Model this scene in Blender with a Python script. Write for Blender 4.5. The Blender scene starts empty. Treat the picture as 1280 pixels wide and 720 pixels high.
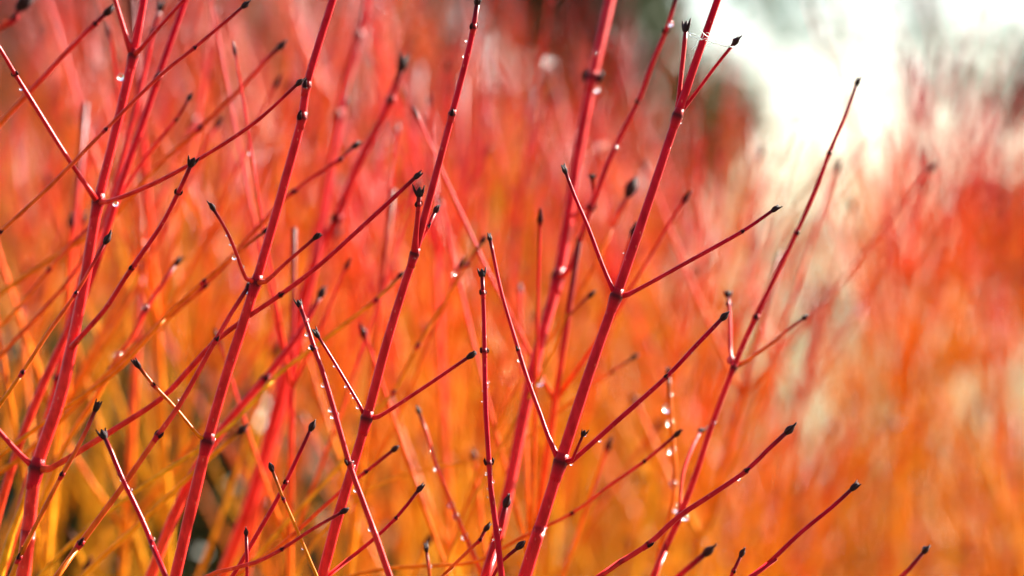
import bpy, math, random
from mathutils import Vector, Matrix
R = math.radians

# ------------------------------------------------------------------ camera
scene = bpy.context.scene
CAM_H = 1.05          # lens height above the ground (m)
FOCUS = 1.20          # focus distance (m)
FRAME_W = 0.40        # width of the focused frame (m)
LENS = 36.0 * FOCUS / FRAME_W
cam_data = bpy.data.cameras.new('camera')
cam = bpy.data.objects.new('camera', cam_data)
scene.collection.objects.link(cam)
cam.location = (0, 0, CAM_H)
cam.rotation_euler = (R(90), 0, 0)
cam_data.sensor_width = 36
cam_data.lens = LENS
cam_data.clip_start = 0.02
cam_data.clip_end = 2000
cam_data.dof.use_dof = True
cam_data.dof.focus_distance = FOCUS
cam_data.dof.aperture_fstop = 5.0
cam_data.dof.aperture_blades = 0
scene.camera = cam

# ------------------------------------------------------------------ sky, sun, exposure
SUN_AZ, SUN_EL = R(53), R(29)      # azimuth to the right of the view direction (+Y)
world = bpy.data.worlds.new('World')
scene.world = world
world.use_nodes = True
wn = world.node_tree
wn.nodes.clear()
sky = wn.nodes.new('ShaderNodeTexSky')
sky.sky_type = 'NISHITA'
sky.sun_disc = False
sky.sun_elevation = SUN_EL
sky.sun_rotation = SUN_AZ
sky.air_density = 1.0
sky.dust_density = 1.6
sky.ozone_density = 1.0
bg = wn.nodes.new('ShaderNodeBackground')
bg.inputs['Strength'].default_value = 0.05
wo = wn.nodes.new('ShaderNodeOutputWorld')
wn.links.new(sky.outputs[0], bg.inputs['Color'])
wn.links.new(bg.outputs[0], wo.inputs['Surface'])

sd = bpy.data.lights.new('sun', 'SUN')
sd.energy = 5.0
sd.angle = R(0.53)
sd.color = (1.0, 0.93, 0.82)
sun = bpy.data.objects.new('sun', sd)
scene.collection.objects.link(sun)
to_sun = Vector((math.sin(SUN_AZ) * math.cos(SUN_EL), math.cos(SUN_AZ) * math.cos(SUN_EL), math.sin(SUN_EL)))
sun.rotation_euler = to_sun.to_track_quat('Z', 'Y').to_euler()
sun.location = to_sun * 30

scene.view_settings.view_transform = 'Standard'
scene.view_settings.look = 'None'
scene.view_settings.exposure = 2.87
scene.view_settings.gamma = 1.0
scene.view_settings.use_curve_mapping = False
scene.render.engine = 'CYCLES'
scene.cycles.use_denoising = True
scene.cycles.max_bounces = 10
scene.cycles.diffuse_bounces = 3
scene.cycles.transparent_max_bounces = 8
scene.cycles.sample_clamp_indirect = 0

COL = scene.collection

# ------------------------------------------------------------------ materials
def new_mat(name):
    m = bpy.data.materials.new(name)
    m.use_nodes = True
    nt = m.node_tree
    b = nt.nodes['Principled BSDF']
    return m, nt, b

def ramp(nt, stops):
    n = nt.nodes.new('ShaderNodeValToRGB')
    el = n.color_ramp.elements
    while len(el) < len(stops):
        el.new(0.5)
    for e, (p, c) in zip(el, stops):
        e.position = p
        e.color = (*c, 1)
    return n

def bark_material():
    m, nt, b = new_mat('dogwood_bark')
    L = nt.links.new
    at = nt.nodes.new('ShaderNodeAttribute'); at.attribute_name = 'tint'
    sep = nt.nodes.new('ShaderNodeSeparateColor')
    L(at.outputs['Color'], sep.inputs[0])
    tc = nt.nodes.new('ShaderNodeTexCoord')
    oi = nt.nodes.new('ShaderNodeObjectInfo')
    no = nt.nodes.new('ShaderNodeTexNoise')
    no.inputs['Scale'].default_value = 90; no.inputs['Detail'].default_value = 4
    L(tc.outputs['Object'], no.inputs['Vector'])
    # tint.R walks from the yellow foot of the cane to its crimson top
    jit = nt.nodes.new('ShaderNodeMath'); jit.operation = 'MULTIPLY_ADD'
    ocs = nt.nodes.new('ShaderNodeSeparateColor'); L(oi.outputs['Color'], ocs.inputs[0]); L(ocs.outputs[0], jit.inputs[0]); jit.inputs[1].default_value = 0.5; jit.inputs[2].default_value = -0.26
    jb = nt.nodes.new('ShaderNodeMath'); jb.operation = 'MULTIPLY'
    L(jit.outputs[0], jb.inputs[0]); L(sep.outputs[2], jb.inputs[1])
    jit = jb
    j2 = nt.nodes.new('ShaderNodeMath'); j2.operation = 'MULTIPLY_ADD'
    L(no.outputs['Fac'], j2.inputs[0]); j2.inputs[1].default_value = 0.10; j2.inputs[2].default_value = -0.04
    a1 = nt.nodes.new('ShaderNodeMath'); a1.operation = 'ADD'
    L(jit.outputs[0], a1.inputs[0]); L(j2.outputs[0], a1.inputs[1])
    a2 = nt.nodes.new('ShaderNodeMath'); a2.operation = 'ADD'; a2.use_clamp = True
    L(sep.outputs[0], a2.inputs[0]); L(a1.outputs[0], a2.inputs[1])
    cr = ramp(nt, [(0.0, (0.30, 0.13, 0.02)), (0.16, (0.50, 0.24, 0.015)), (0.38, (0.68, 0.285, 0.010)), (0.6, (0.68, 0.13, 0.007)),
                   (0.8, (0.66, 0.026, 0.018)), (1.0, (0.43, 0.001, 0.013))])
    L(a2.outputs[0], cr.inputs[0])
    # fine pale lenticels and darker streaks
    vo = nt.nodes.new('ShaderNodeTexVoronoi'); vo.inputs['Scale'].default_value = 420
    mp = nt.nodes.new('ShaderNodeMapping'); mp.inputs['Scale'].default_value = (1, 1, 0.45)
    L(tc.outputs['Object'], mp.inputs[0]); L(mp.outputs[0], vo.inputs['Vector'])
    lt = nt.nodes.new('ShaderNodeMath'); lt.operation = 'LESS_THAN'; lt.inputs[1].default_value = 0.13
    L(vo.outputs['Distance'], lt.inputs[0])
    lm = nt.nodes.new('ShaderNodeMath'); lm.operation = 'MULTIPLY'; lm.inputs[1].default_value = 0.35
    L(lt.outputs[0], lm.inputs[0])
    mx = nt.nodes.new('ShaderNodeMix'); mx.data_type = 'RGBA'
    L(lm.outputs[0], mx.inputs['Factor']); L(cr.outputs[0], mx.inputs[6]); mx.inputs[7].default_value = (0.75, 0.16, 0.10, 1)
    no2 = nt.nodes.new('ShaderNodeTexNoise'); no2.inputs['Scale'].default_value = 260; no2.inputs['Detail'].default_value = 5
    L(mp.outputs[0], no2.inputs['Vector'])
    st = ramp(nt, [(0.38, (0.62, 0.5, 0.5)), (0.6, (1, 1, 1))])
    L(no2.outputs['Fac'], st.inputs[0])
    mul = nt.nodes.new('ShaderNodeMix'); mul.data_type = 'RGBA'; mul.blend_type = 'MULTIPLY'
    mul.inputs['Factor'].default_value = 0.8
    L(mx.outputs[2], mul.inputs[6]); L(st.outputs[0], mul.inputs[7])
    # tint.G: the blackish scars of nodes, young tips and buds
    dk = nt.nodes.new('ShaderNodeMix'); dk.data_type = 'RGBA'
    L(sep.outputs[1], dk.inputs['Factor']); L(mul.outputs[2], dk.inputs[6]); dk.inputs[7].default_value = (0.022, 0.007, 0.008, 1)
    L(dk.outputs[2], b.inputs['Base Color'])
    b.inputs['Roughness'].default_value = 0.34
    b.inputs['Specular IOR Level'].default_value = 0.16
    sp = ramp(nt, [(0.5, (1.0, 0.42, 0.06)), (0.85, (1.0, 0.16, 0.19))])
    L(a2.outputs[0], sp.inputs[0]); L(sp.outputs[0], b.inputs['Specular Tint'])
    sl = nt.nodes.new('ShaderNodeMapRange')
    sl.inputs[1].default_value = 0.7; sl.inputs[2].default_value = 0.95; sl.inputs[3].default_value = 0.10; sl.inputs[4].default_value = 0.2
    L(a2.outputs[0], sl.inputs[0]); inv = nt.nodes.new('ShaderNodeMath'); inv.operation = 'MULTIPLY_ADD'
    L(sep.outputs[1], inv.inputs[0]); inv.inputs[1].default_value = -0.85; inv.inputs[2].default_value = 1.0
    sm = nt.nodes.new('ShaderNodeMath'); sm.operation = 'MULTIPLY'
    L(sl.outputs[0], sm.inputs[0]); L(inv.outputs[0], sm.inputs[1]); L(sm.outputs[0], b.inputs['Specular IOR Level'])
    b.inputs['Coat Weight'].default_value = 0.0
    b.inputs['Coat Roughness'].default_value = 0.15
    bp = nt.nodes.new('ShaderNodeBump'); bp.inputs['Strength'].default_value = 0.25; bp.inputs['Distance'].default_value = 0.0006
    L(no2.outputs['Fac'], bp.inputs['Height']); L(bp.outputs[0], b.inputs['Normal'])
    return m

def bud_material():
    m, nt, b = new_mat('dark_bud')
    L = nt.links.new
    tc = nt.nodes.new('ShaderNodeTexCoord')
    no = nt.nodes.new('ShaderNodeTexNoise'); no.inputs['Scale'].default_value = 700; no.inputs['Detail'].default_value = 4
    L(tc.outputs['Object'], no.inputs['Vector'])
    cr = ramp(nt, [(0.3, (0.010, 0.004, 0.005)), (0.6, (0.030, 0.010, 0.010)), (0.8, (0.09, 0.022, 0.02))])
    L(no.outputs['Fac'], cr.inputs[0]); L(cr.outputs[0], b.inputs['Base Color'])
    b.inputs['Roughness'].default_value = 0.55
    b.inputs['Specular IOR Level'].default_value = 0.06
    bp = nt.nodes.new('ShaderNodeBump'); bp.inputs['Strength'].default_value = 0.5; bp.inputs['Distance'].default_value = 0.0004
    L(no.outputs['Fac'], bp.inputs['Height']); L(bp.outputs[0], b.inputs['Normal'])
    return m

def water_material():
    m, nt, b = new_mat('water')
    b.inputs['Base Color'].default_value = (1, 1, 1, 1)
    b.inputs['Roughness'].default_value = 0.15
    b.inputs['IOR'].default_value = 1.333
    b.inputs['Transmission Weight'].default_value = 1.0
    return m

def silk_material():
    m, nt, b = new_mat('spider_silk')
    b.inputs['Base Color'].default_value = (0.85, 0.84, 0.80, 1)
    b.inputs['Roughness'].default_value = 0.35
    return m

def ground_material(name, stops, scale, bump):
    m, nt, b = new_mat(name)
    L = nt.links.new
    tc = nt.nodes.new('ShaderNodeTexCoord')
    no = nt.nodes.new('ShaderNodeTexNoise'); no.inputs['Scale'].default_value = scale; no.inputs['Detail'].default_value = 10
    L(tc.outputs['Object'], no.inputs['Vector'])
    cr = ramp(nt, stops)
    L(no.outputs['Fac'], cr.inputs[0]); L(cr.outputs[0], b.inputs['Base Color'])
    b.inputs['Roughness'].default_value = 0.9
    bp = nt.nodes.new('ShaderNodeBump'); bp.inputs['Strength'].default_value = 0.8; bp.inputs['Distance'].default_value = bump
    L(no.outputs['Fac'], bp.inputs['Height']); L(bp.outputs[0], b.inputs['Normal'])
    return m

def leaf_material(name, c0, c1, trans):
    m, nt, b = new_mat(name)
    L = nt.links.new
    ge = nt.nodes.new('ShaderNodeNewGeometry')
    cr = ramp(nt, [(0.0, c0), (1.0, c1)])
    L(ge.outputs['Random Per Island'], cr.inputs[0]); L(cr.outputs[0], b.inputs['Base Color'])
    b.inputs['Roughness'].default_value = 0.5
    b.inputs['Specular IOR Level'].default_value = 0.2
    tr = nt.nodes.new('ShaderNodeBsdfTranslucent')
    L(cr.outputs[0], tr.inputs['Color'])
    mx = nt.nodes.new('ShaderNodeMixShader'); mx.inputs[0].default_value = trans
    out = nt.nodes['Material Output']
    L(b.outputs[0], mx.inputs[1]); L(tr.outputs[0], mx.inputs[2]); L(mx.outputs[0], out.inputs['Surface'])
    return m

BARK = bark_material()
BUD = bud_material()
WATER = water_material()
SILK = silk_material()
MULCH = ground_material('bark_mulch', [(0.3, (0.03, 0.016, 0.008)), (0.55, (0.09, 0.05, 0.025)), (0.75, (0.17, 0.10, 0.05))], 60, 0.02)
LAWN = ground_material('lawn', [(0.3, (0.035, 0.07, 0.02)), (0.6, (0.07, 0.12, 0.035)), (0.8, (0.12, 0.15, 0.06))], 30, 0.03)
TRUNK = ground_material('tree_bark', [(0.3, (0.04, 0.03, 0.022)), (0.7, (0.13, 0.10, 0.075))], 12, 0.02)
LEAF_DARK = leaf_material('evergreen_leaf', (0.018, 0.032, 0.010), (0.05, 0.065, 0.02), 0.15)
LEAF_RUST = leaf_material('rusty_leaf', (0.10, 0.035, 0.015), (0.20, 0.07, 0.03), 0.25)
LEAF_PALE = leaf_material('grey_green_leaf', (0.025, 0.055, 0.035), (0.08, 0.14, 0.09), 0.3)

# ------------------------------------------------------------------ mesh helpers
class MB:
    """collects tubes and small solids; build() links them as one mesh object"""
    def __init__(self):
        self.v, self.f, self.c = [], [], []
    def tube(self, pts, rad, sides=8, tint=None, cap=True):
        n = len(pts)
        base = len(self.v)
        t0 = (pts[1] - pts[0]).normalized()
        u = t0.orthogonal().normalized()
        for i, p in enumerate(pts):
            a = pts[max(i - 1, 0)]; b = pts[min(i + 1, n - 1)]
            t = (b - a)
            t = t.normalized() if t.length > 1e-9 else t0
            u = (u - t * u.dot(t))
            u = u.normalized() if u.length > 1e-6 else t.orthogonal().normalized()
            w = t.cross(u)
            r = rad[i]
            c = tint[i] if tint else (0.8, 0, 0)
            for k in range(sides):
                an = 2 * math.pi * k / sides
                self.v.append(p + (u * math.cos(an) + w * math.sin(an)) * r)
                self.c.append(c)
        for i in range(n - 1):
            for k in range(sides):
                k2 = (k + 1) % sides
                a = base + i * sides
                self.f.append((a + k, a + k2, a + sides + k2, a + sides + k))
        if cap:
            self.f.append(tuple(base + k for k in reversed(range(sides))))
            self.f.append(tuple(base + (n - 1) * sides + k for k in range(sides)))
    def blob(self, c, r, ax=Vector((0, 0, 1)), stretch=1.0, rings=6, sides=10, tint=(0, 0, 0)):
        q = ax.to_track_quat('Z', 'Y')
        base = len(self.v)
        self.v.append(c + q @ Vector((0, 0, -r * stretch))); self.c.append(tint)
        for i in range(1, rings):
            ph = math.pi * i / rings
            for k in range(sides):
                an = 2 * math.pi * k / sides
                self.v.append(c + q @ Vector((r * math.sin(ph) * math.cos(an), r * math.sin(ph) * math.sin(an), -r * stretch * math.cos(ph))))
                self.c.append(tint)
        self.v.append(c + q @ Vector((0, 0, r * stretch))); self.c.append(tint)
        top = len(self.v) - 1
        for k in range(sides):
            k2 = (k + 1) % sides
            self.f.append((base, base + 1 + k2, base + 1 + k))
            for i in range(rings - 2):
                a = base + 1 + i * sides
                self.f.append((a + k, a + k2, a + sides + k2, a + sides + k))
            a = base + 1 + (rings - 2) * sides
            self.f.append((a + k, a + k2, top))
    def mesh(self, name, mat, origin=Vector((0, 0, 0)), smooth=True):
        me = bpy.data.meshes.new(name)
        me.from_pydata([tuple(p - origin) for p in self.v], [], self.f)
        ca = me.color_attributes.new('tint', 'FLOAT_COLOR', 'POINT')
        flat = []
        for c in self.c:
            flat += [c[0], c[1], c[2], 1.0]
        ca.data.foreach_set('color', flat)
        if smooth:
            me.polygons.foreach_set('use_smooth', [True] * len(me.polygons))
        me.materials.append(mat)
        me.update()
        return me
    def build(self, name, mat, parent=None, origin=Vector((0, 0, 0)), smooth=True):
        me = self.mesh(name, mat, origin, smooth)
        o = bpy.data.objects.new(name, me)
        COL.objects.link(o)
        if parent is not None:
            o.parent = parent
        else:
            o.location = origin
        return o

def tag(o, label=None, cat=None, group=None, kind=None):
    if label: o['label'] = label
    if cat: o['category'] = cat
    if group: o['group'] = group
    if kind: o['kind'] = kind
    return o

def empty(name, loc):
    o = bpy.data.objects.new(name, None)
    o.empty_display_size = 0.02
    COL.objects.link(o)
    o.location = loc
    return o

def spline(pts, rad, step=0.006):
    """Catmull-Rom through points, radii interpolated; also returns 0..1 along length"""
    P, Q, S = [], [], []
    n = len(pts)
    total = sum((pts[i + 1] - pts[i]).length for i in range(n - 1))
    run = 0
    for i in range(n - 1):
        p0 = pts[i - 1] if i > 0 else pts[i] * 2 - pts[i + 1]
        p1, p2 = pts[i], pts[i + 1]
        p3 = pts[i + 2] if i + 2 < n else p2 * 2 - p1
        L = (p2 - p1).length
        m = max(1, int(L / step))
        for k in range(m):
            t = k / m
            P.append(0.5 * ((2 * p1) + (p2 - p0) * t + (2 * p0 - 5 * p1 + 4 * p2 - p3) * t * t + (3 * p1 - p0 - 3 * p2 + p3) * t ** 3))
            Q.append(rad[i] * (1 - t) + rad[i + 1] * t)
            S.append((run + L * t) / total)
        run += L
    P.append(pts[-1].copy()); Q.append(rad[-1]); S.append(1.0)
    return P, Q, S

# pixel of the 1280-wide photograph and a distance along the view -> a point in the place
def at(x, y, depth):
    k = FRAME_W / FOCUS / 1280.0 * depth
    return Vector(((x - 640) * k, depth, CAM_H - (y - 360) * k))

def px(depth):
    return FRAME_W / FOCUS / 1280.0 * depth

# ------------------------------------------------------------------ the setting
def sheet(name, x0, x1, y0, y1, z, mat, label, cat):
    me = bpy.data.meshes.new(name)
    me.from_pydata([(x0, y0, z), (x1, y0, z), (x1, y1, z), (x0, y1, z)], [], [(0, 1, 2, 3)])
    me.materials.append(mat)
    o = bpy.data.objects.new(name, me); COL.objects.link(o)
    o['kind'] = 'structure'; o['label'] = label; o['category'] = cat
    return o
sheet('ground', -900, 900, -900, 900, 0.0, LAWN, 'green lawn reaching to the horizon behind the thicket', 'ground')
sheet('planting_bed', -3.5, 4.0, 0.4, 7.0, 0.004, MULCH, 'brown mulched bed that the dogwood grows in', 'ground')

def tree(name, label, cat, loc, height, crown_r, crown_z, leaf_mat, n_leaves, leaf, seed, group=None, trunk_r=0.12, squash=1.0):
    rng = random.Random(seed)
    root = empty(name, Vector(loc))
    tag(root, label, cat, group)
    tr = MB()
    top = Vector((rng.uniform(-.2, .2), rng.uniform(-.2, .2), height * 0.8))
    pts = [Vector((0, 0, -0.02)), Vector((0, 0, height * .25)), top * 0.6 + Vector((0.05, 0, 0)), top]
    P, Q, S = spline(pts, [trunk_r, trunk_r * .8, trunk_r * .5, trunk_r * .15], 0.15)
    tr.tube(P, Q, 9)
    clumps = []
    for i in range(26):
        a = rng.uniform(0, 2 * math.pi); zz = rng.uniform(-1, 1)
        rr = math.sqrt(max(0, 1 - zz * zz)) * rng.uniform(0.45, 1.0)
        c = Vector((math.cos(a) * rr * crown_r, math.sin(a) * rr * crown_r, crown_z + zz * crown_r * squash))
        c.z = max(c.z, 0.15)
        clumps.append((c, crown_r * rng.uniform(0.22, 0.42)))
        s = P[int(len(P) * rng.uniform(0.25, 0.9))]
        mid = s * 0.5 + c * 0.5 + Vector((0, 0, 0.1 * crown_r))
        lp, lq, _ = spline([s, mid, c], [trunk_r * .3, trunk_r * .18, trunk_r * .05], 0.2)
        tr.tube(lp, lq, 5)
    tr.build('trunk', TRUNK, root)
    v, f = [], []
    for i in range(n_leaves):
        c, r = rng.choice(clumps)
        d = Vector((rng.gauss(0, 1), rng.gauss(0, 1), rng.gauss(0, 1))).normalized() * r * rng.random() ** 0.5
        p = c + d
        n = Vector((rng.gauss(0, 1), rng.gauss(0, 1), rng.gauss(0.5, 1))).normalized()
        t = n.orthogonal().normalized()
        t.rotate(Matrix.Rotation(rng.uniform(0, 6.28), 3, n))
        w = n.cross(t)
        L = leaf * rng.uniform(0.7, 1.3)
        b = len(v)
        v += [p - t * L, p + w * L * .42 + n * L * .1, p + t * L, p - w * L * .42 + n * L * .1]
        f += [(b, b + 1, b + 2), (b, b + 2, b + 3)]
    me = bpy.data.meshes.new('crown')
    me.from_pydata([tuple(p) for p in v], [], f)
    me.materials.append(leaf_mat)
    o = bpy.data.objects.new('crown', me); COL.objects.link(o); o.parent = root
    return root

tree('evergreen_shrub', 'dark evergreen shrub with olive leaves beyond the deepest red stems', 'shrub', (-2.15, 9.0, 0), 2.6, 1.15, 1.35, LEAF_DARK, 16000, 0.08, 1, trunk_r=0.06)
tree('copper_shrub', 'rusty copper-leaved shrub between the two dark evergreen shrubs', 'shrub', (-1.0, 8.2, 0), 2.4, 0.85, 1.25, LEAF_RUST, 10000, 0.07, 2, trunk_r=0.05)
tree('evergreen_shrub', 'broad dark green shrub next to the rusty copper-leaved shrub', 'shrub', (-0.15, 9.5, 0), 2.6, 0.85, 1.3, LEAF_DARK, 10000, 0.08, 3, trunk_r=0.06)
tree('grey_green_tree', 'loose grey-green tree with bright sky showing through its crown', 'tree', (2.25, 17.0, 0), 5.6, 1.9, 2.75, LEAF_PALE, 2300, 0.09, 4, trunk_r=0.05)
tree('evergreen_tree', 'small dark green tree standing beside the loose grey-green tree', 'tree', (2.45, 13.0, 0), 3.2, 0.55, 1.45, LEAF_DARK, 2600, 0.08, 5, trunk_r=0.07)

tree('shade_gap_bush', 'added low dark bush standing in for the shaded gaps behind the orange shoots around the thick pinkish stem', 'bush', (-0.33, 2.25, 0), 0.9, 0.34, 0.60, LEAF_DARK, 8000, 0.022, 6, trunk_r=0.02)  # added bush: dark leaves stand in for deep shade between the lower-left stems

# ------------------------------------------------------------------ dogwood parts
def bud_mesh(seed):
    """pointed terminal bud with two leaf-stalk prongs, unit length along +Z"""
    rng = random.Random(seed)
    b = MB()
    prof = [(-0.25, .17), (-0.1, .23), (0.08, .30), (0.28, .33), (0.48, .28), (0.68, .17), (0.86, .05)]
    b.tube([Vector((0, 0, z)) for z, r in prof], [r for z, r in prof], 8, [(0, 1, 0)] * len(prof))
    for s in (-1, 1):
        sp = rng.uniform(0.28, 0.6)
        ln = rng.uniform(0.75, 1.1)
        pts = [Vector((s * .16, 0, -0.05)), Vector((s * (.2 + sp * .45), rng.uniform(-.06, .06), ln * .45)), Vector((s * (.14 + sp), 0, ln))]
        P, Q, _ = spline(pts, [.17, .14, .05], 0.3)
        b.tube(P, Q, 6, [(0, 1, 0)] * len(P))
    return b.mesh('bud', BUD)

def joint_mesh(seed):
    """swollen collar where a pair of twigs leaves the cane, stem radius 1, along +Z"""
    rng = random.Random(seed)
    b = MB()
    prof = [(-3.4, .95, 0), (-2.2, 1.06, .02), (-.9, 1.22, .35), (-.1, 1.33, .8), (.3, 1.3, .86), (.9, 1.1, .4), (1.8, 1.01, 0)]
    b.tube([Vector((0, 0, z)) for z, r, g in prof], [r * rng.uniform(.97, 1.04) for z, r, g in prof], 12, [(0.95, g, 0) for z, r, g in prof])
    return b.mesh('joint', BARK)

def node_mesh(seed):
    """swollen joint ring with a pair of small dormant buds, stem radius 1, along +Z"""
    rng = random.Random(seed)
    b = MB()
    prof = [(-2.6, 1.01, 0), (-1.4, 1.08, .1), (-.5, 1.2, .3), (0, 1.32, .75), (.35, 1.28, .85), (.8, 1.1, .4), (1.6, 1.02, .1)]
    b.tube([Vector((0, 0, z)) for z, r, g in prof], [r for z, r, g in prof], 12, [(0.9, g, 0) for z, r, g in prof])
    for s in (-1, 1):
        k = rng.uniform(.8, 1.15)
        pts = [Vector((s * 1.0, 0, -.3)), Vector((s * 1.4, 0, .4)), Vector((s * 1.5 * k, 0, 1.3 * k)), Vector((s * 1.3 * k, 0, 2.2 * k))]
        P, Q, _ = spline(pts, [.6, .62, .5, .1], 0.5)
        b.tube(P, Q, 7, [(0.8, 1.0, 0)] * len(P))
    return b.mesh('node', BARK)

BUDS = [bud_mesh(i) for i in range(5)]
NODES = [node_mesh(i) for i in range(4)]
JOINTS = [joint_mesh(i) for i in range(4)]

def place(mesh, name, parent, origin, p, axis, scale, roll=0.0):
    o = bpy.data.objects.new(name, mesh)
    COL.objects.link(o)
    o.parent = parent
    q = axis.to_track_quat('Z', 'Y')
    o.rotation_mode = 'QUATERNION'
    o.rotation_quaternion = q @ Matrix.Rotation(roll, 4, 'Z').to_quaternion()
    o.location = p - origin
    o.scale = (scale, scale, scale) if not isinstance(scale, tuple) else scale
    return o

def nearest(P, q):
    best = min(range(len(P)), key=lambda i: (P[i] - q).length_squared)
    a = P[max(best - 2, 0)]; b = P[min(best + 2, len(P) - 1)]
    return best, (b - a).normalized()

TUBES = []       # (key, points, radii) of everything traced, for the water drops

def ground_leg(p, d, r, rng):
    """carry a cane from where it leaves the picture on down to the soil"""
    d = d.normalized()
    k = 0.22 if d.z < -0.6 else 0.16
    c = p + d * k
    base = Vector((c.x + d.x * 0.10 + rng.uniform(-.02, .02), p.y + rng.uniform(-0.03, 0.05), -0.015))
    m = Vector((c.x * .55 + base.x * .45, c.y * .5 + base.y * .5, c.z * 0.55))
    return [base, m, c * 0.8 + p * 0.2], [r * 1.7, r * 1.4, r * 1.12]

def shoot(key, label, main, dep, w, tint=(0.8, 1.0), nodes=(), twigs=(), tip=True, sink=True, group=None, bud=1.0, seed=0):
    """one cane with its side twigs. main: pixel trace from foot to tip; dep: distance behind the
    focused plane at foot and tip; w: width in photo pixels at foot and tip"""
    rng = random.Random(hash_(key) + seed)
    n = len(main)
    D0, D1 = FOCUS + dep[0], FOCUS + dep[1]
    pts, rad, tt = [], [], []
    for i, (x, y) in enumerate(main):
        s = i / (n - 1)
        D = D0 + (D1 - D0) * s
        pts.append(at(x, y, D)); rad.append((w[0] + (w[1] - w[0]) * s) * 0.44 * px(D)); tt.append(tint[0] + (tint[1] - tint[0]) * s)
    if sink:
        gp, gr = ground_leg(pts[0], pts[0] - pts[1], rad[0], rng)
        pts = gp + pts; rad = gr + rad; tt = [0.05, max(0.1, tint[0] * .4), tint[0] * .75] + tt
    org = Vector((pts[0].x, pts[0].y, max(0.0, pts[0].z)))
    root = empty('dogwood_stem', org)
    tag(root, label, 'dogwood stem', group)
    P, Q, S = spline(pts, rad, 0.005)
    T, _, _ = spline([Vector((t, 0, 0)) for t in tt], [0] * len(tt), 1)
    # tint by arc length
    cum = [0.0]
    for i in range(len(pts) - 1):
        cum.append(cum[-1] + (pts[i + 1] - pts[i]).length)
    cum = [c / cum[-1] for c in cum]
    def tint_at(s):
        for i in range(len(cum) - 1):
            if s <= cum[i + 1]:
                f = (s - cum[i]) / max(1e-6, cum[i + 1] - cum[i])
                return tt[i] + (tt[i + 1] - tt[i]) * f
        return tt[-1]
    ph = rng.uniform(0, 6)
    for i in range(len(P)):
        P[i] = P[i] + Vector((math.sin(i * .31 + ph), 0, 0)) * 0.00012
        Q[i] *= 1 + 0.035 * math.sin(i * .53 + ph * 2)
    L = sum((P[i + 1] - P[i]).length for i in range(len(P) - 1))
    cols = []
    for s in S:
        g = max(0.0, 1 - (1 - s) * L / 0.012) * 0.9 if tip else 0
        cols.append((tint_at(s), g, 0))
    mb = MB(); mb.tube(P, Q, 12, cols)
    mb.build('cane', BARK, root, org)
    TUBES.append((key, P, Q))
    if tip:
        sc = max(Q[-1] * 4.8, 0.0036) * bud
        place(rng.choice(BUDS), 'terminal_bud', root, org, P[-1], (P[-1] - P[-3]).normalized(), sc, rng.uniform(-.4, .4))
    for (x, y) in nodes:
        b = min(range(len(P)), key=lambda i: (Vector((P[i].x / P[i].y, (P[i].z - CAM_H) / P[i].y)) - Vector(((x - 640), -(y - 360))) * (FRAME_W / FOCUS / 1280)).length_squared)
        ax = (P[min(b + 2, len(P) - 1)] - P[max(b - 2, 0)]).normalized()
        forked = any(abs(t[0][0][0] - x) + abs(t[0][0][1] - y) < 8 for t in twigs)
        place(rng.choice(JOINTS if forked else NODES), 'joint' if forked else 'node', root, org, P[b], ax, Q[b], rng.uniform(-.5, .5))
    for tw in twigs:
        tp, tw0, tw1, td = tw[0], tw[1], tw[2], tw[3]
        opt = tw[4] if len(tw) > 4 else {}
        first = at(tp[0][0], tp[0][1], D0)
        # root the twig on the cane itself
        b = min(range(len(P)), key=lambda i: (P[i].x / P[i].y - first.x / first.y) ** 2 + ((P[i].z - CAM_H) / P[i].y - (first.z - CAM_H) / first.y) ** 2)
        Db = P[b].y
        q, r = [P[b].copy()], [tw0 * .45 * px(Db)]
        for i, (x, y) in enumerate(tp[1:], 1):
            s = i / (len(tp) - 1)
            D = Db + td * s
            q.append(at(x, y, D)); r.append((tw0 + (tw1 - tw0) * s) * .45 * px(D))
        p2, q2, s2 = spline(q, r, 0.004)
        ph = rng.uniform(0, 6)
        p2 = [p + Vector((math.sin(i * .4 + ph), 0, math.cos(i * .33 + ph))) * 0.0001 for i, p in enumerate(p2)]
        q2 = [v * (1 + 0.05 * math.sin(i * .6 + ph)) for i, v in enumerate(q2)]
        q2[0] *= 1.5
        if len(q2) > 2: q2[1] *= 1.15
        tL = sum((p2[i + 1] - p2[i]).length for i in range(len(p2) - 1))
        t0, t1 = opt.get('tint', (tint[0] * .5 + tint[1] * .5, 0.95))
        c2 = [(t0 + (t1 - t0) * s, max(0.0, 1 - (1 - s) * tL / 0.009) * .9 + 0.25 * max(0, 1 - s * tL / 0.003), 0) for s in s2]
        m2 = MB(); m2.tube(p2, q2, 9, c2)
        to = m2.build('side_twig', BARK, root, org)
        TUBES.append((key, p2, q2))
        if opt.get('bud', True):
            sc = max(q2[-1] * 4.4, 0.0036) * opt.get('size', 1.0)
            place(rng.choice(BUDS), 'bud', to, org, p2[-1], (p2[-1] - p2[-3]).normalized(), sc, rng.uniform(-.5, .5))
        for (x, y) in opt.get('nodes', ()):
            bb = min(range(len(p2)), key=lambda i: (p2[i].x / p2[i].y - (x - 640) * FRAME_W / FOCUS / 1280) ** 2 + ((p2[i].z - CAM_H) / p2[i].y + (y - 360) * FRAME_W / FOCUS / 1280) ** 2)
            ax = (p2[min(bb + 2, len(p2) - 1)] - p2[max(bb - 2, 0)]).normalized()
            place(rng.choice(NODES), 'node', to, org, p2[bb], ax, q2[bb] * .95, rng.uniform(-.6, .6))
    return root

def hash_(s):
    h = 7
    for ch in s:
        h = (h * 131 + ord(ch)) % 1000003
    return h

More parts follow.
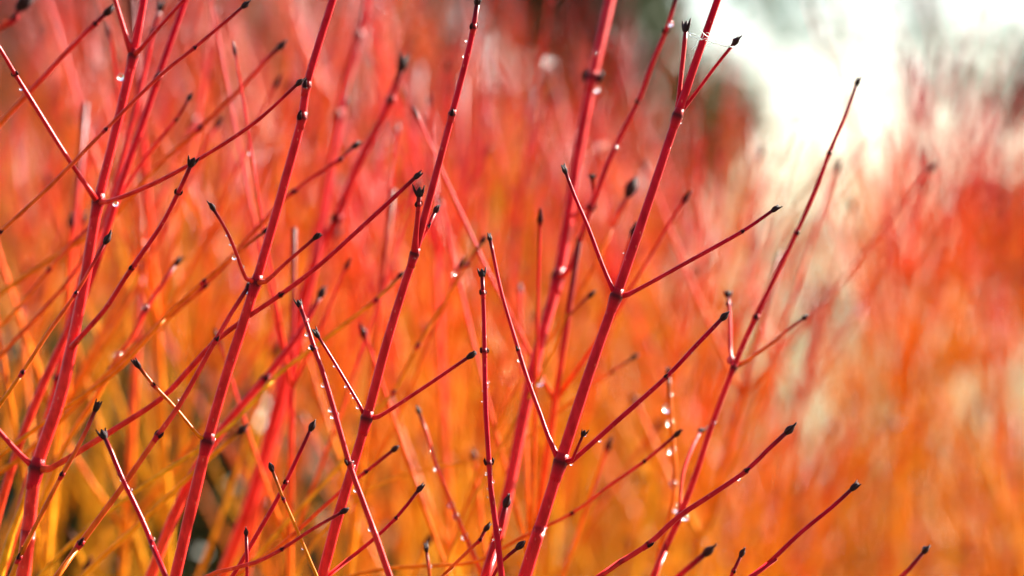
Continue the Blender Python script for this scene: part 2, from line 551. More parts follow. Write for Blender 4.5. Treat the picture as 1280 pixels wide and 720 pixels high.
# ------------------------------------------------------------------ the sharp and half-sharp stems (traced)
shoot('F', 'tall sharp crimson stem with three pairs of opposite twigs and cobweb near its top',
      [(655, 724), (676, 655), (700, 579), (735, 472), (770, 371), (808, 260), (847, 145), (873, 68), (899, -8), (925, -90)], (0.0, 0.01), (19, 9), (0.88, 1.0),
      nodes=[(700, 579), (770, 371), (847, 145)],
      twigs=[([(700, 579), (685, 545), (675, 516), (661, 478), (648, 438), (627, 368), (613, 300)], 7, 5, 0.02, {'nodes': [(648, 438)], 'size': .9}),
             ([(702, 577), (716, 575), (770, 528), (832, 472), (870, 432), (903, 398)], 8, 6, 0.0, {'nodes': [(832, 472)], 'tint': (.9, 1), 'size': 1.1}),
             ([(705, 590), (716, 574), (722, 560), (729, 544)], 5, 4, -0.008, {'size': .8}),
             ([(770, 371), (752, 330), (735, 285), (718, 245), (707, 215)], 6, 5, 0.0, {'tint': (.95, 1)}),
             ([(772, 371), (785, 368), (850, 333), (927, 290), (966, 263)], 7, 5, 0.004, {'nodes': [(927, 290)], 'tint': (.9, 1)}),
             ([(847, 145), (850, 110), (854, 70), (857, 38)], 7, 6, 0.006, {'size': 1.15}),
             ([(849, 144), (868, 118), (895, 82), (918, 54)], 5, 5, 0.004, {'size': 1.1})])
shoot('C', 'slender sharp red stem ending in blackish tip, with short paired twigs halfway up',
      [(402, 724), (424, 640), (458, 524), (482, 435), (507, 352), (518, 318), (540, 235), (565, 143), (583, 75), (592, 35), (597, 4)], (0.005, -0.005), (16, 7), (0.85, 1.0),
      nodes=[(458, 524), (518, 318), (565, 143), (593, 32)],
      twigs=[([(458, 524), (449, 505), (425, 465), (397, 420)], 5, 4, 0.004, {}),
             ([(460, 526), (474, 521), (525, 488), (586, 446)], 6, 5, 0.0, {'tint': (.85, .95), 'size': 1.15}),
             ([(518, 318), (519, 300), (522, 270), (524, 244)], 8, 7, -0.006, {'size': 1.0, 'nodes': [(523, 262)]}),
             ([(519, 318), (526, 300), (535, 284), (544, 265)], 6, 6, 0.006, {'nodes': [(535, 284)]})])
shoot('A', 'thick pinkish-red stem with forked twigs, edges lit pink, crossed by an orange twig',
      [(28, 728), (36, 660), (46, 586), (74, 500), (92, 420), (107, 345), (123, 253), (144, 165), (166, 70), (178, 8), (190, -60)], (0.035, 0.05), (21, 10), (0.78, 0.97),
      nodes=[(46, 586), (123, 253), (166, 70)],
      twigs=[([(123, 253), (112, 238), (80, 190), (45, 135), (19, 94), (0, 62), (-40, 0)], 7, 6, -0.03, {'nodes': [(19, 94)]}),
             ([(124, 253), (145, 249), (200, 226), (260, 192), (320, 152), (372, 105)], 7, 5, -0.045, {'size': 1.0, 'tint': (.8, .95)}),
             ([(166, 70), (160, 55), (152, 28), (144, 0), (130, -50)], 8, 6, 0.0, {}),
             ([(167, 70), (176, 60), (200, 33), (230, 0), (262, -38)], 6, 5, -0.02, {}),
             ([(46, 586), (35, 578), (15, 558), (0, 541), (-40, 496)], 8, 6, 0.0, {}),
             ([(47, 586), (62, 586), (130, 545), (200, 499), (238, 460), (268, 428), (310, 396), (350, 369), (400, 331), (455, 281), (519, 222)], 9, 6, -0.03, {'tint': (.75, .97), 'nodes': [(268, 428), (352, 368)]}),
             ([(90, 430), (97, 425), (130, 388), (150, 358), (165, 335), (200, 284), (222, 242), (239, 206)], 8, 6, -0.045, {'nodes': [(165, 336), (223, 240)], 'size': 1.1})])
shoot('B', 'upright red stem with a knobbly node, beaded left twig and pale twig lower down',
      [(218, 728), (238, 640), (259, 552), (280, 478), (304, 405), (320, 354), (340, 285), (360, 212), (377, 148), (383, 108), (400, 50), (416, 0), (435, -70)], (0.02, 0.02), (17, 10), (0.82, 0.98),
      nodes=[(259, 552), (319, 355), (379, 143), (381, 108)],
      twigs=[([(319, 355), (307, 348), (297, 322), (284, 290), (267, 261)], 5, 5, -0.018, {'tint': (.8, .95)}),
             ([(320, 355), (332, 352), (360, 326), (394, 297)], 6, 5, -0.014, {'tint': (.75, .9)}),
             ([(259, 552), (248, 544), (220, 511), (192, 482), (173, 458)], 5, 5, -0.01, {'tint': (.55, .7), 'nodes': [(194, 483)], 'size': 1.1})])
shoot('B2', 'soft-edged dark red stem slanting behind the pale twigged node of the beaded stem',
      [(185, 728), (215, 650), (255, 570), (300, 510), (330, 475), (372, 420), (400, 370)], (0.09, 0.13), (16, 8), (0.75, .9), nodes=[(330, 475)])
shoot('D', 'leaning red stem strung with bright water droplets, crossing the slender blackish-tipped stem',
      [(489, 726), (468, 665), (450, 616), (437, 580), (418, 515), (402, 462), (393, 437), (383, 405), (375, 383)], (-0.03, -0.012), (9, 6), (0.88, 0.95),
      nodes=[(437, 580), (394, 440), (378, 390)], bud=0.9)
shoot('G', 'straight wet stem rising alone, glossy pink flank and small black bud on top',
      [(628, 726), (621, 668), (613, 610), (611, 580), (607, 510), (606, 440), (605, 390), (603, 345)], (-0.012, -0.004), (9, 6), (0.95, 1.0),
      nodes=[(611, 580), (606, 440), (604, 365)], bud=0.9)
shoot('H', 'thick blurred red stem with knotted dark joint, forking behind the tall crimson stem',
      [(606, 730), (622, 670), (636, 610), (650, 540), (670, 450), (684, 398), (697, 348), (708, 285), (723, 190), (740, 100), (752, 45), (762, 0), (775, -60)], (0.09, 0.20), (18, 14), (0.85, 0.95),
      nodes=[(697, 348), (742, 98)],
      twigs=[([(697, 348), (712, 335), (735, 271), (768, 186), (797, 128), (815, 80), (832, 40), (846, -4)], 8, 6, -0.06, {'tint': (.9, 1), 'nodes': [(832, 40), (796, 130), (737, 265)]}),
             ([(735, 271), (739, 252), (740, 222)], 5, 5, -0.04, {})], tip=False)
shoot('J', 'long half-blurred red stem tapering to bare dark tip, before the pale background',
      [(814, 728), (830, 690), (850, 645), (872, 585), (890, 530), (917, 460), (938, 412), (960, 365), (995, 292), (1018, 240), (1036, 192), (1056, 145), (1071, 106)], (0.07, 0.075), (10, 5), (0.85, 1.0),
      nodes=[(850, 645), (917, 460), (946, 390), (995, 292), (1036, 192)],
      twigs=[([(917, 460), (913, 440), (912, 405), (910, 370)], 5, 5, 0.02, {'nodes': [(911, 378)]}),
             ([(918, 460), (932, 452), (960, 432), (985, 412), (1004, 398)], 5, 5, 0.02, {'tint': (.65, .75)}),
             ([(850, 645), (853, 595), (864, 562), (875, 540)], 5, 5, 0.03, {'tint': (.7, .9)})])
shoot('K', 'stout sharp red shoot slanting up to a black forked bud, two dark joints',
      [(742, 726), (775, 703), (810, 681), (848, 646), (890, 618), (932, 589), (960, 562), (984, 540)], (0.0, 0.0), (8.5, 6.5), (0.82, .98),
      nodes=[(810, 681), (932, 589)], bud=1.1)
shoot('M', 'sharp thin crimson shoot with small crown-shaped black bud, clear of other stems',
      [(930, 728), (960, 705), (1000, 667), (1040, 634), (1065, 611)], (0.0, 0.0), (7.5, 5.5), (0.92, 1.0), bud=1.1)
shoot('Lw', 'thin orange-red shoot half blurred, running behind the tall crimson stem to dark tip',
      [(610, 696), (650, 673), (715, 642), (762, 607), (805, 577), (844, 544)], (0.075, 0.06), (5, 5), (0.6, .9), nodes=[(715, 642), (805, 577)])
shoot('P', 'red shoot with glowing orange underside, passing before the upright beaded stem',
      [(66, 728), (100, 680), (150, 612), (197, 545), (226, 504), (270, 425), (290, 390), (309, 360)], (-0.01, 0.02), (9, 6), (0.62, .92),
      nodes=[(100, 680), (197, 545), (270, 424)], bud=.8)
shoot('Q', 'pink wet shoot leaning outward, dotted with tiny droplets, dark scaly tip',
      [(210, 728), (192, 685), (175, 645), (152, 597), (139, 565), (131, 547)], (-0.03, -0.02), (8, 6), (0.92, 1.0), bud=1.05)
shoot('Rr', 'orange shoot with a black pronged tip, standing beside the thick pinkish stem',
      [(10, 730), (24, 698), (44, 658), (77, 594), (92, 568), (108, 537), (119, 512)], (-0.02, -0.02), (7, 6), (0.58, .78), nodes=[(25, 694), (78, 592)], bud=1.1)
shoot('S', 'orange-edged shoot with dark spread bud touching the thick pinkish stem',
      [(-12, 522), (28, 466), (60, 417), (95, 367), (115, 332), (132, 302)], (-0.02, -0.01), (6, 5), (0.58, .85), nodes=[(28, 466), (95, 367)], bud=1.2)
shoot('T', 'long orange twig turning red toward its tip, laid across the thick pinkish stem',
      [(-20, 306), (0, 290), (65, 230), (132, 162), (200, 95), (243, 60), (304, 8)], (-0.03, -0.015), (6, 5), (0.62, .9), nodes=[(132, 162), (243, 60), (2, 289)])
shoot('U', 'soft red twig with knobbed end reaching toward the thick pinkish stem',
      [(-20, 176), (0, 155), (40, 112), (90, 58), (132, 17)], (0.07, 0.07), (8, 7), (0.6, .92), nodes=[(112, 34)])
shoot('V', 'clean red shoot with dark paired bud tips, meeting a thin orange shoot',
      [(284, 730), (300, 705), (320, 670), (340, 636), (357, 604), (374, 568), (389, 536)], (0.0, 0.0), (7, 5.5), (0.85, 1.0), nodes=[(358, 602)], bud=1.15)
shoot('W', 'thin glowing orange shoot with black bud, crossing the clean red shoot',
      [(400, 730), (388, 703), (370, 660), (354, 624), (346, 603), (340, 587)], (-0.008, -0.008), (5, 4.5), (0.5, .65), nodes=[(354, 626)], bud=1.0)
shoot('X', 'low red shoot arching sideways, black tip laid against the slender blackish-tipped stem',
      [(205, 775), (252, 724), (290, 711), (320, 703), (352, 687), (390, 662), (428, 640)], (-0.02, -0.02), (6, 5), (0.7, .9), nodes=[(350, 688)])
shoot('Y', 'soft orange-red twig with dark knobbed tip behind the droplet-strung stem',
      [(300, 716), (350, 682), (395, 642), (425, 615), (457, 590), (491, 563)], (0.05, 0.05), (6, 5.5), (0.6, .9), nodes=[(457, 590)])
shoot('Z', 'short dark red shoot with blackish tip rising beside the droplet-strung stem foot',
      [(395, 732), (430, 704), (465, 676), (495, 648), (523, 613)], (0.01, 0.01), (6, 5), (0.85, 1.0), nodes=[(495, 648)])
shoot('a1', 'blurred thick red stem with dark tapering top behind the upright beaded stem',
      [(318, 610), (350, 495), (372, 400), (388, 340), (406, 298), (420, 275), (450, 202), (482, 140), (501, 86)], (0.22, 0.19), (18, 10), (0.8, .92), nodes=[(420, 275), (490, 120)])
shoot('a2', 'blurred orange twig with two dark knots crossing behind the upright beaded stem',
      [(40, 560), (135, 467), (195, 410), (255, 358), (320, 287), (366, 240), (425, 200), (442, 184)], (0.10, 0.12), (8, 6), (0.58, .85), nodes=[(258, 352), (366, 240), (425, 200)])
shoot('a3', 'pink blurred stem carrying two large soft droplets beside the thick pinkish stem',
      [(20, 715), (48, 640), (80, 560), (120, 497), (145, 450), (165, 423), (182, 388), (205, 352), (220, 330)], (0.10, 0.13), (9, 6), (0.35, .95), nodes=[(180, 393), (138, 463)])
shoot('a4', 'half-blurred crimson stem leaning close behind the thick pinkish stem',
      [(120, 330), (155, 220), (178, 155), (197, 98), (214, 48), (231, 0), (250, -60)], (0.10, 0.10), (11, 8), (0.9, 1.0), nodes=[(195, 98)], tip=False)
shoot('a5', 'pale pink blurred stem hidden mostly by the thick pinkish stem',
      [(20, 660), (38, 590), (62, 510), (78, 440), (95, 370), (135, 260), (160, 170), (178, 100), (192, 40), (200, 12)], (0.12, 0.14), (10, 6), (0.75, .95), nodes=[(66, 470), (192, 38)])
shoot('a6', 'faint blurred twig with beadlike knots near the crimson stem behind the thick one',
      [(100, 330), (165, 222), (195, 180), (220, 150), (236, 124)], (0.11, 0.11), (6, 5), (0.75, .9), nodes=[(220, 150)])
shoot('a7', 'blurred orange-red twig with detached-looking dark knot and dark tip high up',
      [(150, 262), (200, 205), (250, 160), (300, 112), (330, 78), (349, 60)], (0.14, 0.13), (7, 7), (0.6, .85), nodes=[(250, 160)])
shoot('a8', 'blurred orange twig with one red knot running to a dark tip between crossing stems',
      [(300, 520), (345, 470), (410, 421), (470, 375), (499, 346)], (0.10, 0.11), (6, 5), (0.35, .6), nodes=[(470, 374)])
shoot('a9', 'faint orange twig with reddish knot slanting up behind the slender blackish-tipped stem',
      [(440, 560), (465, 520), (492, 490), (522, 432), (560, 370), (585, 330), (603, 302)], (0.13, 0.13), (6, 5), (0.4, .7), nodes=[(522, 432), (585, 330), (492, 490)])
shoot('b1', 'pale pink blurred stem beaded with soft droplets, leaning outward to thin tip',
      [(605, 724), (585, 678), (565, 630), (545, 580), (533, 540), (524, 516)], (0.09, 0.10), (7, 5), (0.7, .75))
shoot('b2', 'dark-tipped half-blurred red shoot rising inside the cluster around the wet stem',
      [(604, 728), (616, 690), (626, 655), (632, 632)], (0.03, 0.03), (14, 8), (0.85, .95))
shoot('b3', 'short brownish shoot with dark tip bending into the cluster around the wet stem',
      [(530, 740), (555, 718), (587, 687), (600, 675), (607, 662)], (0.02, 0.02), (5, 5), (0.6, .85), nodes=[(595, 680)])
shoot('b4', 'stub of black-budded twig poking from the wet stem foot',
      [(612, 728), (626, 703), (636, 694), (648, 684)], (-0.005, -0.005), (5, 5), (0.9, 1.0), bud=1.2)
shoot('b5', 'tiny upright twig with rounded brown bud, low between two shoots',
      [(538, 732), (536, 712), (533, 688)], (0.05, 0.05), (5, 4), (0.55, .8))
shoot('b6', 'dim blurred shoot with fat dark bud near the stout slanting shoot',
      [(836, 732), (858, 712), (882, 692)], (0.07, 0.07), (9, 8), (0.8, .95))
shoot('b7', 'short red shoot with small dark bud next to the dim fat-budded shoot',
      [(908, 732), (916, 715), (926, 694)], (0.02, 0.02), (6, 5), (0.85, 1.0), nodes=[(917, 712)])
shoot('b8', 'half-blurred red shoot with pale droplet on its tip, standing by itself',
      [(1120, 728), (1138, 710), (1155, 690)], (0.05, 0.05), (7, 6), (0.8, .95))
shoot('b9', 'pale pinkish blurred stem with column of soft droplets behind the stout shoot',
      [(818, 736), (824, 690), (840, 635), (843, 590), (840, 540), (837, 490), (836, 470)], (0.12, 0.12), (8, 6), (0.6, .6))
shoot('c1', 'orange blurred twig slanting up across the dark gap at the thicket foot',
      [(88, 735), (130, 695), (190, 640), (250, 583), (300, 540)], (0.08, 0.10), (9, 7), (0.42, .5))
shoot('c2', 'glowing orange stem rising steeply just beside the thick pinkish stem foot',
      [(-2, 725), (14, 668), (30, 625), (40, 590)], (0.07, 0.08), (12, 9), (0.4, .5), tip=True)
shoot('c3', 'faint thin brown twig with dark tip, seen between the two thick central stems',
      [(640, 560), (685, 527), (740, 482), (790, 448)], (0.16, 0.16), (4, 4), (0.5, .7), nodes=[(760, 468)])
shoot('c4', 'small blurred twig with brown tip just beside the tall crimson stem',
      [(690, 440), (705, 402), (720, 385), (737, 370)], (0.12, 0.12), (4, 4), (0.5, .8))
shoot('c5', 'pink pale blurred twig slanting down to dark knot beyond the orange-edged shoot',
      [(-15, 425), (20, 388), (62, 337), (92, 302), (112, 285)], (0.12, 0.12), (6, 5), (0.55, .8), nodes=[(62, 337)])
shoot('c6', 'short wet stub with black top, white highlight, beside the clean red shoot',
      [(309, 732), (309, 700), (308, 668)], (-0.005, -0.005), (5, 5), (0.9, 1.0), bud=.8)
shoot('c7', 'blurred dark-budded twig beyond the tall crimson stem, with small second bud',
      [(745, 330), (765, 285), (778, 258), (786, 240)], (0.17, 0.17), (6, 7), (0.6, .9), bud=1.6)
shoot('c8', 'orange twig with dark knot, running behind the node of the beaded stem',
      [(165, 445), (208, 395), (255, 352), (290, 322), (330, 290)], (0.07, 0.08), (6, 5), (0.58, .68), nodes=[(257, 350)])
shoot('c9', 'blurred crimson stem with knotted joints near the dark-topped thick blurred stem',
      [(370, 440), (388, 345), (402, 260), (412, 200), (422, 145), (440, 75), (455, 20), (462, -30)], (0.30, 0.32), (14, 10), (0.85, .95), nodes=[(422, 145), (447, 45)], tip=False)
shoot('d1', 'blurred dark knobbed twig entering beside the soft red knobbed twig',
      [(-25, 60), (0, 36), (18, 24), (26, 8)], (0.15, 0.15), (8, 8), (0.7, .9), nodes=[(20, 24)], bud=1.5)

# ------------------------------------------------------------------ cobweb between the top twigs
web = MB()
wr = random.Random(5)
wa, wb = at(861, 42, FOCUS + .006), at(916, 58, FOCUS + .008)
def thread(a, b, sag, r=0.00009):
    pts = [a.lerp(b, t) + Vector((0, 0, -sag * 4 * t * (1 - t))) + Vector((wr.uniform(-1, 1), wr.uniform(-1, 1), wr.uniform(-1, 1))) * 0.0005 for t in [i / 9 for i in range(10)]]
    web.tube(pts, [r * wr.uniform(.7, 1.5) for _ in pts], 5)
thread(wa, wb, .0006, .00015); thread(wa, at(890, 48, FOCUS - .002), .001); thread(at(864, 60, FOCUS), at(880, 44, FOCUS), .0006)
thread(at(884, 40, FOCUS), at(898, 53, FOCUS), .0004); thread(at(886, 56, FOCUS), at(900, 44, FOCUS), .0005); thread(at(877, 38, FOCUS), wb, .0012)
tag(web.build('cobweb', SILK), 'pale tangled cobweb strung between two black bud tips', 'cobweb')

# ------------------------------------------------------------------ the thicket behind: individual canes
def gen_plant(rng, sides=8, tw_sides=6, tw_n=None):
    """one cane 1 m tall in its own space, returns [(points, radii, tints)] with the cane first"""
    lean = Vector((rng.uniform(-0.02, 0.22), rng.uniform(-.1, .1), 0))
    bend = Vector((rng.uniform(-.06, .06), rng.uniform(-.05, .05), 0))
    pts = []
    for t in (0, .3, .6, .8, 1.0):
        pts.append(Vector((0, 0, t)) + lean * t * t + bend * math.sin(t * math.pi) + Vector((rng.uniform(-.006, .006), rng.uniform(-.006, .006), 0)))
    r0 = rng.uniform(.0034, .0046)
    P, Q, S = spline(pts, [r0 * 1.3, r0, r0 * .8, r0 * .62, r0 * .4], 0.06)
    top = rng.uniform(.82, 1.0)
    def tn(z):
        return max(0.0, min(1.0, (z - .46) / .22)) * .36 + max(0.0, min(1.0, (z - .78) / .20)) * (top - .36)
    def g_at(i, n): return 0.9 if i >= n - 1 else 0
    out = [(P, Q, [(tn(p.z), g_at(i, len(P)), 1) for i, p in enumerate(P)], sides)]
    n = tw_n or rng.randint(5, 8)
    zs = sorted(rng.uniform(.5, .96) for _ in range(n))
    for z in zs:
        i = min(range(len(P)), key=lambda k: abs(P[k].z - z))
        a = rng.uniform(0, math.pi)
        for s in (0, math.pi):
            if rng.random() < .12: continue
            el = rng.uniform(.75, 1.15)
            d = Vector((math.cos(a + s) * math.cos(el), math.sin(a + s) * math.cos(el), math.sin(el)))
            L = rng.uniform(.06, .2) * (1.25 - z * .5)
            q = [P[i].copy(), P[i] + d * L * .5 + Vector((0, 0, L * .03)), P[i] + d * L + Vector((0, 0, L * .12))]
            r = Q[i] * .55
            tp, tq, ts = spline(q, [r * 1.2, r * .85, r * .7], L / 3.5)
            tp.append(tp[-1] + d * .004); tq.append(r * 1.5); ts.append(1)
            tp.append(tp[-1] + d * .005); tq.append(r * .4); ts.append(1)
            out.append((tp, tq, [(min(1, tn(p.z) * .9 + .12 * k / len(tp)), 0.95 if k >= len(tp) - 2 else 0, 1) for k, p in enumerate(tp)], tw_sides))
    return out

PROTO = []
for k in range(14):
    rng = random.Random(100 + k)
    parts = gen_plant(rng)
    ms = []
    for j, (p, q, c, sd_) in enumerate(parts):
        mb = MB(); mb.tube(p, q, sd_, c)
        ms.append(('cane' if j == 0 else 'side_twig', mb.mesh('cane' if j == 0 else 'side_twig', BARK)))
    PROTO.append((parts, ms))

BGPTS = []       # world points on background canes for drops
brng = random.Random(77)
def thick_height(x, y, rng):
    """canopy line of the thicket: thin and ragged towards the right so the bright gap shows through it"""
    u = x / y                                   # view slope, -0.167 .. 0.167
    h = CAM_H + y * 0.092
    if u > 0.02:
        k = min(1.0, (u - 0.02) / 0.05)
        if u > 0.185: k = 0.7
        h -= y * k * (rng.uniform(0.02, 0.05) if rng.random() < (0.42 if y < 3 else 0.10) else rng.uniform(0.09, 0.14) + 0.12 / y)
    return h
N_IND = 235
CENTRES = [-.20 + .41 * k / 12 + .01 * math.sin(k * 2.3) for k in range(13)]
def clump(rng):
    """canes stand in loose clumps with gaps between them"""
    return rng.gauss(rng.choice(CENTRES), .009) if rng.random() < .65 else rng.uniform(-.22, .2)
GAPS = [(105, 'behind the outer side of the thick pinkish stem'), (318, 'behind the gap between thick pinkish and beaded stems'),
        (505, 'behind the gap between beaded and blackish-tipped stems'), (606, 'behind the gap between blackish-tipped and wet stems'),
        (772, 'behind the gap between wet and tall crimson stems'), (962, 'behind the gap between tall crimson and tapering stems'),
        (1065, 'behind the gap between tapering stem and crown-budded shoot'), (1155, 'behind the gap between crown-budded and lone droplet-tipped shoots'),
        (9999, 'beyond the lone droplet-tipped half-blurred shoot')]
for i in range(N_IND):
    f = (i + .5) / N_IND
    y = 1.42 + (3.0 - 1.42) * f ** 0.8
    u = clump(brng)
    if u < -.04 and y < 1.6: y -= .07
    elif y < 1.5: y += .06
    if u > 0.03 and y < 1.95: y = brng.uniform(1.95, 3.0)
    x = u * y
    h = thick_height(x + .1, y, brng) * brng.uniform(0.88, 1.03)
    parts, ms = PROTO[i % len(PROTO)]
    root = empty('dogwood_stem', Vector((x, y, 0)))
    rz = brng.uniform(-.5, .5)
    root.rotation_euler = (0, 0, rz)
    wid = brng.uniform(.7, 1.0) if y < 2.2 else brng.uniform(.8, 1.15)
    root.scale = (wid, wid, h)
    hue = brng.uniform(.2, .9) if u < -.05 else brng.uniform(.0, .45) if h < CAM_H + .05 * y else brng.uniform(.12, 1)
    M0 = Matrix.Translation((x, y, 0)) @ Matrix.Rotation(rz, 4, 'Z') @ Matrix.Diagonal((wid, wid, h, 1))
    mid = min((M0 @ p for p in parts[0][0]), key=lambda p: abs(p.z - CAM_H))
    gx = 640 + mid.x / px(mid.y)
    gap = next(t for lim, t in GAPS if gx < lim)
    tone = 'golden' if hue < .16 else 'yellow-orange' if hue < .33 else 'orange-red' if hue < .67 else 'red'
    size = ('tall ' if h > CAM_H + .06 * y else 'short ') + ('slim' if wid < .93 else 'sturdy')
    far_ = 'softly' if y < 1.85 else 'strongly' if y < 2.4 else 'very strongly'
    tag(root, '%s blurred %s %s stem %s' % (far_, size, tone, gap), 'dogwood stem', '%s blurred %s %s stems %s' % (far_, size, tone, gap))
    for nm, me in ms:
        o = bpy.data.objects.new(nm, me); COL.objects.link(o); o.parent = root
        o.color = (hue, hue, hue, 1)
    M = Matrix.Translation((x, y, 0)) @ Matrix.Rotation(rz, 4, 'Z') @ Matrix.Diagonal((wid, wid, h, 1))
    for p, q, c, _ in parts:
        for k in range(1, len(p)):
            BGPTS.append((M @ p[k], q[k] * wid))

# the rest of the thicket, too blurred and dense to count
far = MB()
frng = random.Random(31)
for i in range(560):
    y = frng.uniform(2.7, 6.2)
    u = clump(frng)
    x = u * y
    if u < -.02 and frng.random() < .6: continue
    h = thick_height(x + .1, y, frng) * frng.uniform(.84, 1.02)
    rz = frng.uniform(-.6, .6)
    wid = frng.uniform(.85, 1.3)
    M = Matrix.Translation((x, y, 0)) @ Matrix.Rotation(rz, 4, 'Z') @ Matrix.Diagonal((wid, wid, h, 1))
    dt = frng.uniform(-.38, 0) if u < -.05 else frng.uniform(-.45, -.15) if h < CAM_H + .05 * y else frng.uniform(-.35, .1)
    for j, (p, q, c, _) in enumerate(PROTO[frng.randrange(len(PROTO))][0]):
        c = [(min(1, max(0, a + dt)), g, 0) for a, g, _b in c]
        far.tube([M @ v for v in p], [r * wid for r in q], 5 if j == 0 else 4, c, cap=False)
tag(far.build('dogwood_thicket', BARK), 'dense blurred mass of orange and red dogwood stems filling the background', 'thicket', kind='stuff')

# ------------------------------------------------------------------ water drops
def drop_mesh(seed):
    rng = random.Random(seed)
    b = MB()
    b.blob(Vector((0, 0, 0)), 1.0, Vector((rng.uniform(-.2, .2), rng.uniform(-.2, .2), 1)).normalized(), rng.uniform(.95, 1.18), 10, 16)
    return b.mesh('water_drop', WATER)
DROPS = [drop_mesh(i) for i in range(4)]
drng = random.Random(9)
def drop(p, r, label, group):
    o = bpy.data.objects.new('water_drop', drng.choice(DROPS)); COL.objects.link(o)
    o.location = p; o.scale = (r, r, r)
    tag(o, label, 'water drop', group)

WHO = {'D': 'the leaning droplet-strung red stem', 'G': 'the straight wet pink-flanked stem', 'F': 'the tall crimson stem with cobweb',
       'B': 'the upright red stem with knobbly node', 'Q': 'the pink wet shoot with dark scaly tip', 'C': 'the slender blackish-tipped stem',
       'a3': 'the pink blurred stem by the thick pinkish one', 'b1': 'the pale pink blurred leaning stem', 'b9': 'the pale blurred stem behind the stout shoot',
       'H': 'the thick blurred forking stem', 'J': 'the long half-blurred tapering stem', 'A': 'the thick pinkish-red stem', 'P': 'the red shoot with orange underside',
       'W': 'the thin glowing orange shoot', 'b8': 'the lone half-blurred shoot', 'Z': 'the short dark red shoot', 'K': 'the stout slanting red shoot', 'b5': 'the tiny upright twig', 'V': 'the clean red shoot'}
def drop_on(key, x, y, d_px):
    best = None
    tx, tz = (x - 640) * FRAME_W / FOCUS / 1280, -(y - 360) * FRAME_W / FOCUS / 1280
    for k, P, Q in TUBES:
        if k != key: continue
        for p, q in zip(P, Q):
            e = (p.x / p.y - tx) ** 2 + ((p.z - CAM_H) / p.y - tz) ** 2
            if best is None or e < best[0]: best = (e, p, q)
    _, p, q = best
    r = d_px * .62 * px(p.y)
    want = at(x, y, p.y)
    d = want - p
    lim = q + r * .75
    if d.length > lim: d = d.normalized() * lim
    elif d.length < q:                       # sits on the face turned to the lens
        d = d + Vector((0, -math.sqrt(max(0, lim * lim - d.length_squared)), 0))
    drop(p + d, r, 'clear water drop clinging to ' + WHO[key], 'water drops on ' + WHO[key])

for key, x, y, s in [
        ('D', 384, 397, 5), ('D', 383, 417, 5), ('D', 388, 433, 5.5), ('D', 403, 483, 4.5), ('D', 411, 511, 5), ('D', 421, 518, 5), ('D', 415, 524, 5),
        ('D', 440, 578, 5), ('D', 443, 585, 5), ('D', 444, 612, 5), ('D', 460, 659, 5), ('D', 472, 694, 4.5), ('D', 408, 470, 3), ('D', 413, 488, 3), ('D', 427, 540, 3),
        ('C', 418, 458, 3), ('C', 430, 488, 3), ('C', 436, 488, 3), ('C', 442, 500, 3), ('C', 445, 516, 4), ('C', 592, 39, 4), ('C', 581, 50, 3), ('C', 578, 64, 3), ('C', 567, 152, 4), ('C', 518, 323, 4), ('C', 534, 284, 4),
        ('B', 293, 322, 5), ('B', 303, 333, 4), ('B', 307, 362, 6), ('B', 287, 305, 3), ('B', 283, 297, 3), ('B', 382, 111, 4), ('B', 271, 548, 4),
        ('Q', 148, 591, 4.5), ('Q', 152, 600, 3.5), ('Q', 164, 612, 3), ('Q', 171, 636, 3), ('Q', 182, 653, 4), ('Q', 192, 674, 3.5), ('Q', 190, 683, 4), ('Q', 204, 700, 4), ('Q', 204, 713, 4),
        ('P', 224, 496, 4), ('P', 308, 368, 4),
        ('H', 768, 186, 8), ('H', 680, 478, 8), ('H', 744, 68, 5), ('H', 751, 112, 5), ('H', 838, 30, 6),
        ('J', 913, 450, 8), ('J', 914, 663, 7), ('J', 892, 529, 5),
        ('a3', 182, 385, 8), ('a3', 147, 444, 8), ('a3', 130, 470, 5),
        ('b1', 546, 586, 6), ('b1', 563, 631, 7), ('b1', 570, 645, 7), ('b1', 581, 671, 7), ('b1', 540, 565, 5),
        ('b9', 834, 511, 9), ('b9', 838, 531, 8), ('b9', 840, 565, 8), ('b9', 841, 605, 9), ('b9', 845, 635, 9), ('b9', 837, 495, 6),
        ('A', 26, 115, 4), ('A', 146, 272, 6), ('A', 131, 90, 7),
        ('b8', 1156, 686, 6), ('b5', 537, 704, 5), ('V', 355, 612, 3), ('W', 378, 687, 3),
        ('F', 712, 590, 3), ('F', 718, 566, 2.5), ('F', 733, 544, 3), ('F', 648, 449, 4), ('F', 664, 480, 3), ('F', 918, 50, 4), ('F', 857, 48, 3), ('F', 898, 80, 3), ('F', 851, 148, 4), ('F', 753, 552, 3),
        ('K', 926, 600, 3)]:
    drop_on(key, x, y, s)
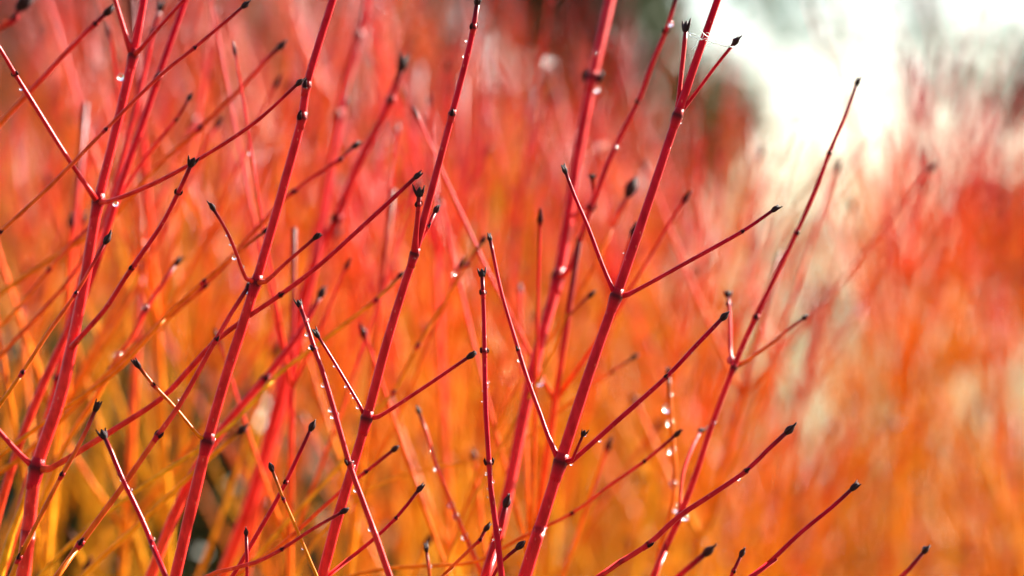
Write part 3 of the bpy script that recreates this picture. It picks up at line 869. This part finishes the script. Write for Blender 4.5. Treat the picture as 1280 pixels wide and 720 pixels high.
# fine beads along the wet stem and the tall stem
for key, n, lo, hi in (('G', 14, 345, 720), ('F', 5, 140, 700), ('Q', 5, 560, 710), ('C', 3, 60, 500)):
    Tb = [t for t in TUBES if t[0] == key][0]
    cand = [(p, q) for p, q in zip(Tb[1], Tb[2]) if lo < 360 - (p.z - CAM_H) / px(p.y) < hi]
    for _ in range(n):
        p, q = drng.choice(cand)
        a = drng.choice((-1, 1)) * drng.uniform(.9, 1.5)
        r = drng.uniform(.00025, .0006)
        drop(p + Vector((math.sin(a), -math.cos(a), 0)) * (q + r * .5) + Vector((0, 0, drng.uniform(-.004, .004))), r,
             'tiny water bead on ' + WHO[key], 'tiny beads on ' + WHO[key])

# soft round glints in the picture are drops on the canes behind
def bg_drop(x, y, dmin, dmax, r):
    tx, tz = (x - 640) * FRAME_W / FOCUS / 1280, -(y - 360) * FRAME_W / FOCUS / 1280
    best = min((b for b in BGPTS if dmin < b[0].y < dmax), key=lambda b: (b[0].x / b[0].y - tx) ** 2 + ((b[0].z - CAM_H) / b[0].y - tz) ** 2)
    p, q = best
    drop(p + Vector((0, -(q + r * .5), -r * .3)), r, 'large soft water drop glinting on a blurred thicket stem', 'soft glinting drops in the thicket')
for x, y, a, b, r in [(403, 577, 1.5, 1.75, .0022), (874, 490, 1.5, 1.75, .002), (1088, 450, 1.5, 1.8, .0022), (1207, 655, 1.5, 1.8, .0022), (797, 635, 1.5, 1.8, .002),
                      (362, 612, 1.5, 1.7, .0015), (1180, 492, 1.5, 1.9, .0018), (935, 643, 1.5, 1.7, .0016), (724, 197, 1.5, 1.8, .0018), (995, 590, 1.5, 1.8, .0018),
                      (460, 20, 1.7, 2.1, .003), (1040, 520, 1.6, 2, .002), (1240, 420, 1.6, 2.1, .002), (690, 60, 1.6, 2, .002), (640, 640, 1.5, 1.8, .0016), (205, 240, 1.5, 1.8, .0015)]:
    bg_drop(x, y, a, b, r)
dew = MB()
for _ in range(170):
    p, q = drng.choice(BGPTS)
    r = drng.uniform(.0007, .0016)
    dew.blob(p + Vector((drng.uniform(-1, 1) * q, drng.uniform(-1, 1) * q, -(q * .4 + r * .4))), r, rings=6, sides=9)
tag(dew.build('dew', WATER), 'countless tiny dew drops scattered over the blurred thicket', 'dew', kind='stuff')
